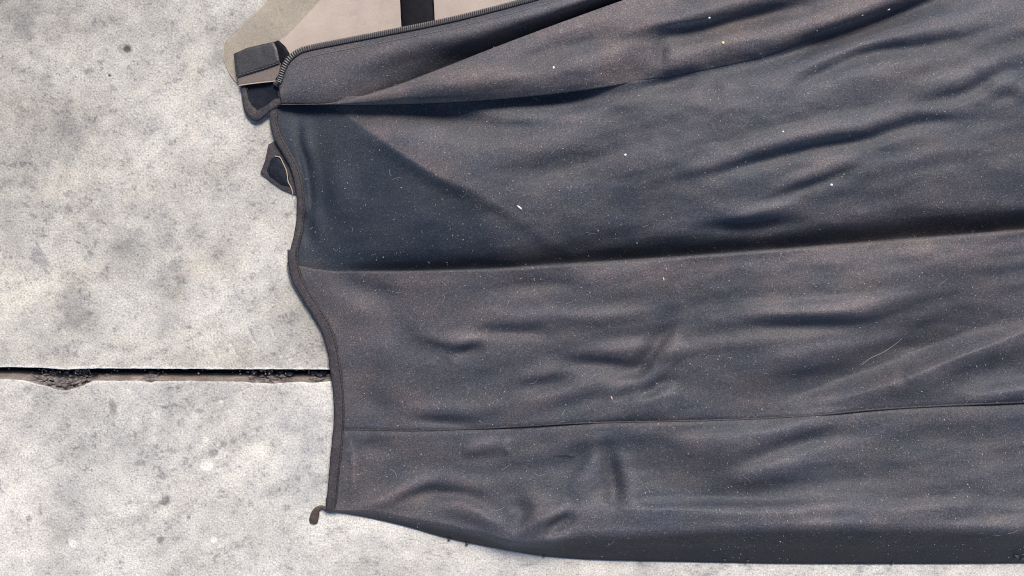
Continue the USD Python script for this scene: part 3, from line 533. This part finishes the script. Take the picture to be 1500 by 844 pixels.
# corner where the zipper ends: a folded wedge of cloth
import shapely
def plate(outer, z, thick, step=2.2, rim=3.0, wob=.4, seed=1, smooth_outline=True, dome=0.0):
    """A thin closed piece with rounded rim: outline in pixels; z a number or function (mm) for its underside."""
    o = np.array(outer, float)
    poly = shapely.Polygon(o)
    if smooth_outline: poly = poly.buffer(-1.5).buffer(3.0).buffer(-1.5)
    if poly.geom_type != 'Polygon': poly = max(poly.geoms, key=lambda a: a.area)
    ring = np.array(poly.exterior.segmentize(step).coords)[:-1]
    x0, y0, x1, y1 = poly.bounds
    gx, gy = np.meshgrid(np.arange(x0 + step / 2, x1, step), np.arange(y0 + step / 2, y1, step)); gx, gy = gx.ravel(), gy.ravel()
    inn = shapely.contains_xy(poly.buffer(-step * .6), gx, gy)
    pts = np.vstack([ring, np.stack([gx[inn], gy[inn]], 1)])
    from scipy.spatial import Delaunay
    tri = Delaunay(pts).simplices; cen = pts[tri].mean(1)
    tri = tri[shapely.contains_xy(poly.buffer(1e-6), cen[:, 0], cen[:, 1])]
    a, b, c = pts[tri[:, 0]], pts[tri[:, 1]], pts[tri[:, 2]]
    area = (b[:, 0] - a[:, 0]) * (c[:, 1] - a[:, 1]) - (b[:, 1] - a[:, 1]) * (c[:, 0] - a[:, 0])
    tri = tri[np.abs(area) > 1e-9]; area = area[np.abs(area) > 1e-9]
    tri = np.where((area > 0)[:, None], tri[:, ::-1], tri)            # y runs down in pixels
    d = shapely.distance(poly.exterior, shapely.points(pts)); r = np.clip(d / rim, 0, 1)
    zb = z(pts[:, 0], pts[:, 1]) if callable(z) else float(z)
    zb = np.zeros(len(pts)) + zb
    wn = (meshkit.fbm(np.stack([pts[:, 0] / 16, pts[:, 1] / 16, pts[:, 0] * 0], -1), 3, seed) - .5) * 2 * wob
    top = zb + thick * (.45 + .55 * np.sqrt(1 - (1 - r) ** 2)) + wn + dome * np.clip(d / (d.max() + 1e-6), 0, 1) ** .7
    n = len(pts); nr_ = len(ring)
    vt = at(pts[:, 0], pts[:, 1], top / 1000); vb = at(ring[:, 0], ring[:, 1], (zb[:nr_] + wn[:nr_]) / 1000)
    vb2 = at(pts[:, 0], pts[:, 1], (zb + wn) / 1000)
    i = np.arange(nr_); j = (i + 1) % nr_
    ccw = shapely.is_ccw(poly.exterior)
    w1 = np.stack([i, n + i, n + j], 1); w2 = np.stack([i, n + j, j], 1)
    f = np.vstack([tri, tri[:, ::-1] + n, w1, w2] if ccw else [tri, tri[:, ::-1] + n, w1[:, ::-1], w2[:, ::-1]])
    return trimesh.Trimesh(np.vstack([vt, vb2]), f, process=False)

# end pocket of the cover below the window's corner: lining seen through its mouth, bound rim round it
obj('pocket_lining', plate([(354, 122), (405, 112), (412, 140), (404, 152), (378, 166), (366, 160), (358, 140)], lambda x, y: 1.5 + 4 * sstep(385, 412, x) + .0 * y, .8, dome=0), 'lining_cloth', cover)
rim = spline([(356, 122), (358, 136), (361, 150), (366, 161), (376, 169.5), (386, 164), (396, 157), (408, 150), (424, 147)], 60)
rim3 = np.c_[rim, np.zeros(60)]
zr = np.interp(np.linspace(0, 1, 60), [0, .3, .5, .75, 1], [3.0, 5, 6, 9.5, 11.5])
wr = np.interp(np.linspace(0, 1, 60), [0, .25, .45, .6, .85, 1], [4.2, 5, 8, 5.5, 6, 4.5]) * S * (1 + .5 * (meshkit.fbm(rim3 / 9, 3, 6) - .5)); zr = zr + 2.4 * (meshkit.fbm(rim3 / 11, 3, 16) - .5)
obj('pocket_rim', ribbon(at(rim[:, 0], rim[:, 1], zr / 1000), wr, .0016), 'binding_cloth', cover)
inner = spline([(362, 128), (365, 142), (369, 153), (375, 159)], 30)
obj('stitching', dashes(inner, np.full(30, 6.0), 0, 3.8, 1.5, .0004, .6), 'thread', cover, kind='stuff')
wedge = plate([(398, 121), (406, 119), (414, 110), (422, 122), (424, 148), (410, 150), (407, 136), (409, 130)], lambda x, y: 9 + .06 * (x - 398), 2.2, dome=1.5)
obj('corner_fold', wedge, 'binding_cloth', cover)

# lining tab that sticks out from under the middle hem
tabp = [(393, 212), (403, 206), (413, 214), (424, 232), (434, 262), (438, 286), (427, 283), (413, 277), (400, 268), (381, 254), (388, 236)]
obj('lining_flap', plate(tabp, lambda x, y: 1.0 + .02 * (x - 380), 1.6, wob=.8, seed=3), 'binding_cloth', cover)
obj('lining_flap', plate([(398, 232), (407, 228), (416, 240), (422, 254), (426, 275), (412, 271), (395, 258), (391, 248)], 3.2, 1.3, wob=.6, seed=4, dome=1.2), 'lining_cloth', cover)
e = spline([(403, 229), (409, 230), (415, 240), (420, 252), (422, 266), (427, 276), (429, 285)], 30)
obj('flap_edge', tube(at(e[:, 0], e[:, 1], np.linspace(6.0, 4.6, 30) / 1000), .00055, 6), 'beige_edge', cover)
# loop of tape at the lower left corner
lp = spline([(478, 747), (471, 743), (465, 746), (461, 755), (459, 766)], 30)
obj('hem_loop', ribbon(at(lp[:, 0], lp[:, 1], np.interp(np.linspace(0, 1, 30), [0, .4, .8, 1], [2.5, 4.5, 3, 1.0]) / 1000), np.interp(np.linspace(0, 1, 30), [0, .3, .6, .9, 1], [2.4, 3.0, 6.0, 6.8, 5.6]) * S, .0018), 'brown_tape', cover)
# pills of fluff on the lower edge
for x, y, r in [(658, 790, .0016), (684, 796, .0018), (797, 814, .0016), (1061, 820, .0018), (1095, 822, .002), (1308, 825, .0014), (1488, 815, .003), (1497, 819, .002)]:
    s = trimesh.creation.icosphere(2, r); v = s.vertices; s.vertices = v * (0.75 + .6 * meshkit.fbm(v * 700 + x, 3, 3))[:, None] + on_cloth(np.array([x]), np.array([y]), .3)[0]
    obj('fluff_pill', s, 'binding_cloth', cover)

# ------------------------------------------------------------------ the clear window sheet with its strap and corner tab
win = thing('window_sheet', 'hazy tan clear vinyl sheet with black strap, lying beside the zipper', 'vinyl sheet')
outline = [(470, -160), (393, 0), (362, 30), (331, 61), (328, 68), (328, 84), (334, 102), (341, 114), (350, 124), (404, 118), (426, 112), (470, 84), (560, 66), (700, 36), (900, -10), (960, -160)]
def wz(x, y): return 1.2 + 3.2 * sstep(350, 460, x) + 1.2 * (meshkit.noise(np.stack([x / 60, y / 60, x * 0], -1), 3) - .5)
obj('vinyl_layer', plate(outline, wz, .6, step=5, rim=2, wob=0), 'clear_vinyl', win)
inner_o = [(500, -160), (469, 0), (455, 16), (438, 34), (420, 52), (408, 61), (404, 72), (412, 90), (418, 104), (430, 108), (470, 84), (560, 66), (700, 36), (900, -10), (960, -160)]
obj('vinyl_layer', plate(inner_o, lambda x, y: wz(x, y) + 1.2, .6, step=5, rim=2, wob=0), 'hazy_vinyl', win)
eo = spline([(460, -135), (393, 0), (362, 30), (331, 61), (328, 68), (328, 84), (334, 102), (341, 114), (350, 124)], 80)
obj('sheet_edge', tube(at(eo[:, 0], eo[:, 1], (wz(eo[:, 0], eo[:, 1]) + .4) / 1000), .0003, 6), 'beige_edge', win)
eo = spline([(350, 125.5), (375, 122), (404, 119)], 20)
obj('sheet_edge', tube(at(eo[:, 0], eo[:, 1], 8.4 / 1000), .0006, 6), 'beige_edge', win)
obj('clear_strip', plate([(348, 110), (412, 90), (408, 108), (402, 119), (350, 126)], lambda x, y: 7.2, .8), 'smoky_vinyl', win)
tab = plate([(342, 79), (362, 70), (401, 61), (406, 72), (410, 92), (392, 99), (346, 114.5), (344, 96)], lambda x, y: 7.9 + .02 * (x - 340), 2.4, rim=2.5, wob=.5, seed=8, smooth_outline=False)
obj('corner_tab', tab, 'rubbery_black', win)
back = plate([(398, 63), (408, 59), (418, 68), (425, 80), (422, 90), (410, 94), (404, 84)], lambda x, y: 6.6, 1.6, wob=1.6, seed=9)
obj('corner_tab', back, 'webbing', win, label='crumpled end behind the corner tab')
e = spline([(349, 110.5), (375, 103.5), (392, 98), (409, 92)], 40)
obj('stitching', dashes(e, np.full(40, 10.0), 0, 3.2, 2.6, .0004, .5), 'pale_thread', win, kind='stuff')
sp = np.stack([np.interp(np.linspace(0, 1, 50), [0, 1], [606, 613]), np.linspace(-90, 44, 50)], 1)
obj('webbing_strap', ribbon(at(sp[:, 0], sp[:, 1], (wz(sp[:, 0], sp[:, 1]) + 2.2) / 1000), 24.5 * S, .0018, nc=15), 'webbing', win)

# ------------------------------------------------------------------ small things: flecks, a hair, lint, grit
def blob(px, py, z, rx, ry, an, seed):
    s = trimesh.creation.icosphere(2, 1.0); v = s.vertices * (0.75 + .5 * meshkit.fbm(s.vertices * 1.7 + seed, 3, seed))[:, None]
    v = v * [.8 * rx * S, .8 * ry * S, min(rx, ry) * S * .6]; c, sn = math.cos(math.radians(an)), math.sin(math.radians(an))
    s.vertices = np.stack([v[:, 0] * c - v[:, 1] * sn, v[:, 0] * sn + v[:, 1] * c, v[:, 2]], 1) + at(px, py, z / 1000)
    return s
FL = [(761, 304, 5, 1.6, -40, 'fleck_white', 'long white fleck on the dark middle pleat, largest of the flecks'),
      (1059, 63, 2.6, 2.6, 0, 'fleck_yellow', 'yellowish crumb on the upper pleat, the only yellow fleck'),
      (1039, 26, 2, 1.8, 0, 'fleck_white', 'tiny white fleck on the bright crest near the top edge'),
      (811, 99, 1.6, 2.6, 0, 'fleck_white', 'small upright white fleck in the middle of the upper pleat'),
      (916, 227, 2.2, 1.9, 30, 'fleck_white', 'small white fleck right of the long white fleck'),
      (1147, 193, 1.8, 1.6, 0, 'fleck_white', 'tiny white fleck above the long thin crease at right'),
      (1218, 271, 2.2, 2.2, 0, 'fleck_white', 'small white fleck beside the short diagonal crease at right'),
      (1302, 14, 2.6, 1.4, 25, 'fleck_white', 'small white fleck in the dark crease near the top right'),
      (972, 409, 1.4, 3, 10, 'fleck_orange', 'tiny orange-pink sliver just below the long black fold'),
      (896, 583, 1.2, 3.4, 20, 'fleck_orange', 'tiny pinkish sliver above the stitched seam')]
for i, (x, y, rx, ry, an, mt, lb) in enumerate(FL):
    z = on_cloth(np.array([x]), np.array([y]), .5)[0, 2] * 1000
    obj('fleck', blob(x, y, z, rx, ry, an, i + 2), mt, label=lb, cat='fleck', group='flecks on the cloth')
h = spline([(1262, 535), (1275, 525), (1292, 517), (1308, 507), (1321, 496)], 40)
obj('stray_hair', tube(on_cloth(h[:, 0], h[:, 1], .5), .0002, 5), 'lint_white', label='long curved white thread on the cloth above the bright ridge', cat='thread')
# lint: specks and fibres on the whole cloth
parts = []; fib = []
for _ in range(4600):
    x, y = rng.uniform(420, 1500), rng.uniform(20, 824)
    if y < fZ(x) + 16 or y > fBT(x) - 2 or (y > 385 and x < XLD(min(y, 748)) + 18) or (y < 385 and x < float(XLC(min(max(y, 150), 400))) + 12): continue
    r = .00024 + .00032 * rng.random() ** 4
    s = trimesh.creation.octahedron() if hasattr(trimesh.creation, 'octahedron') else trimesh.creation.icosphere(0, 1)
    s.apply_scale([r * rng.uniform(.7, 1.6), r * rng.uniform(.7, 1.6), r * .6]); parts.append((s, x, y))
xy = np.array([[p[1], p[2]] for p in parts]); pos = on_cloth(xy[:, 0], xy[:, 1], .15)
for (s, _, _), p in zip(parts, pos): s.apply_translation(p)
for _ in range(260):
    x, y = rng.uniform(470, 1490), rng.uniform(60, 812)
    if y < fZ(x) + 20 or y > fBT(x) - 6 or (y > 385 and x < XLD(min(y, 748)) + 20): continue
    L = rng.uniform(2.0, 8) if rng.random() < .8 else rng.uniform(8, 17); a = rng.uniform(0, 6.28); k = rng.normal(0, .16)
    pts = [(x, y)]
    for j in range(7):
        a += k + rng.normal(0, .15); pts.append((pts[-1][0] + math.cos(a) * L / 7, pts[-1][1] + math.sin(a) * L / 7))
    pts = np.array(pts); fib.append(tube(on_cloth(pts[:, 0], pts[:, 1], .35), rng.uniform(.00008, .00014), 4, caps=False))
obj('lint', trimesh.util.concatenate([p[0] for p in parts] + fib), 'lint_white', smooth=False, label='fine pale lint and fibres strewn over the black cloth', cat='lint', kind='stuff')
# grit and dry fluff caught in the joint
grit = []
for _ in range(90):
    x = rng.choice([rng.uniform(0, 480), rng.normal(95, 22), rng.normal(385, 22)]); y = rng.uniform(541, 549); r = rng.uniform(.0004, .0011) * (1.8 if rng.random() < .06 else 1)
    s = trimesh.creation.icosphere(1, r); s.vertices = s.vertices * (.6 + .8 * rng.random((len(s.vertices), 1))) + [(x - 750) * S, (422 - y) * S, rng.uniform(-.017, -.007)]
    grit.append(s)
bumps = []
for _ in range(110):
    x = rng.choice([rng.normal(92, 22), rng.normal(92, 26), rng.normal(395, 20), rng.normal(464, 7), rng.normal(220, 6)]); y = rng.uniform(547, 558 if x > 150 else 566 - abs(x - 92) * .2); r = rng.uniform(.0007, .0024)
    s = trimesh.creation.icosphere(2, 1.0); s.vertices = s.vertices * (.45 + 1.1 * meshkit.fbm(s.vertices * 1.6 + rng.uniform(0, 99), 3, 4))[:, None] * [r * 1.5, r, r * .8] + [(x - 750) * S, (422 - y) * S, -.013 * (562 - y) / 14 - .001]
    bumps.append(s)
obj('joint_rubble', trimesh.util.concatenate(bumps), 'rubble', smooth=False, label='dark crumbly lumps along the sloping wall of the joint', cat='rubble', kind='stuff')
obj('joint_grit', trimesh.util.concatenate(grit), 'beige_edge', smooth=False, label='pale grit caught in the dark joint between the slabs', cat='grit', kind='stuff')
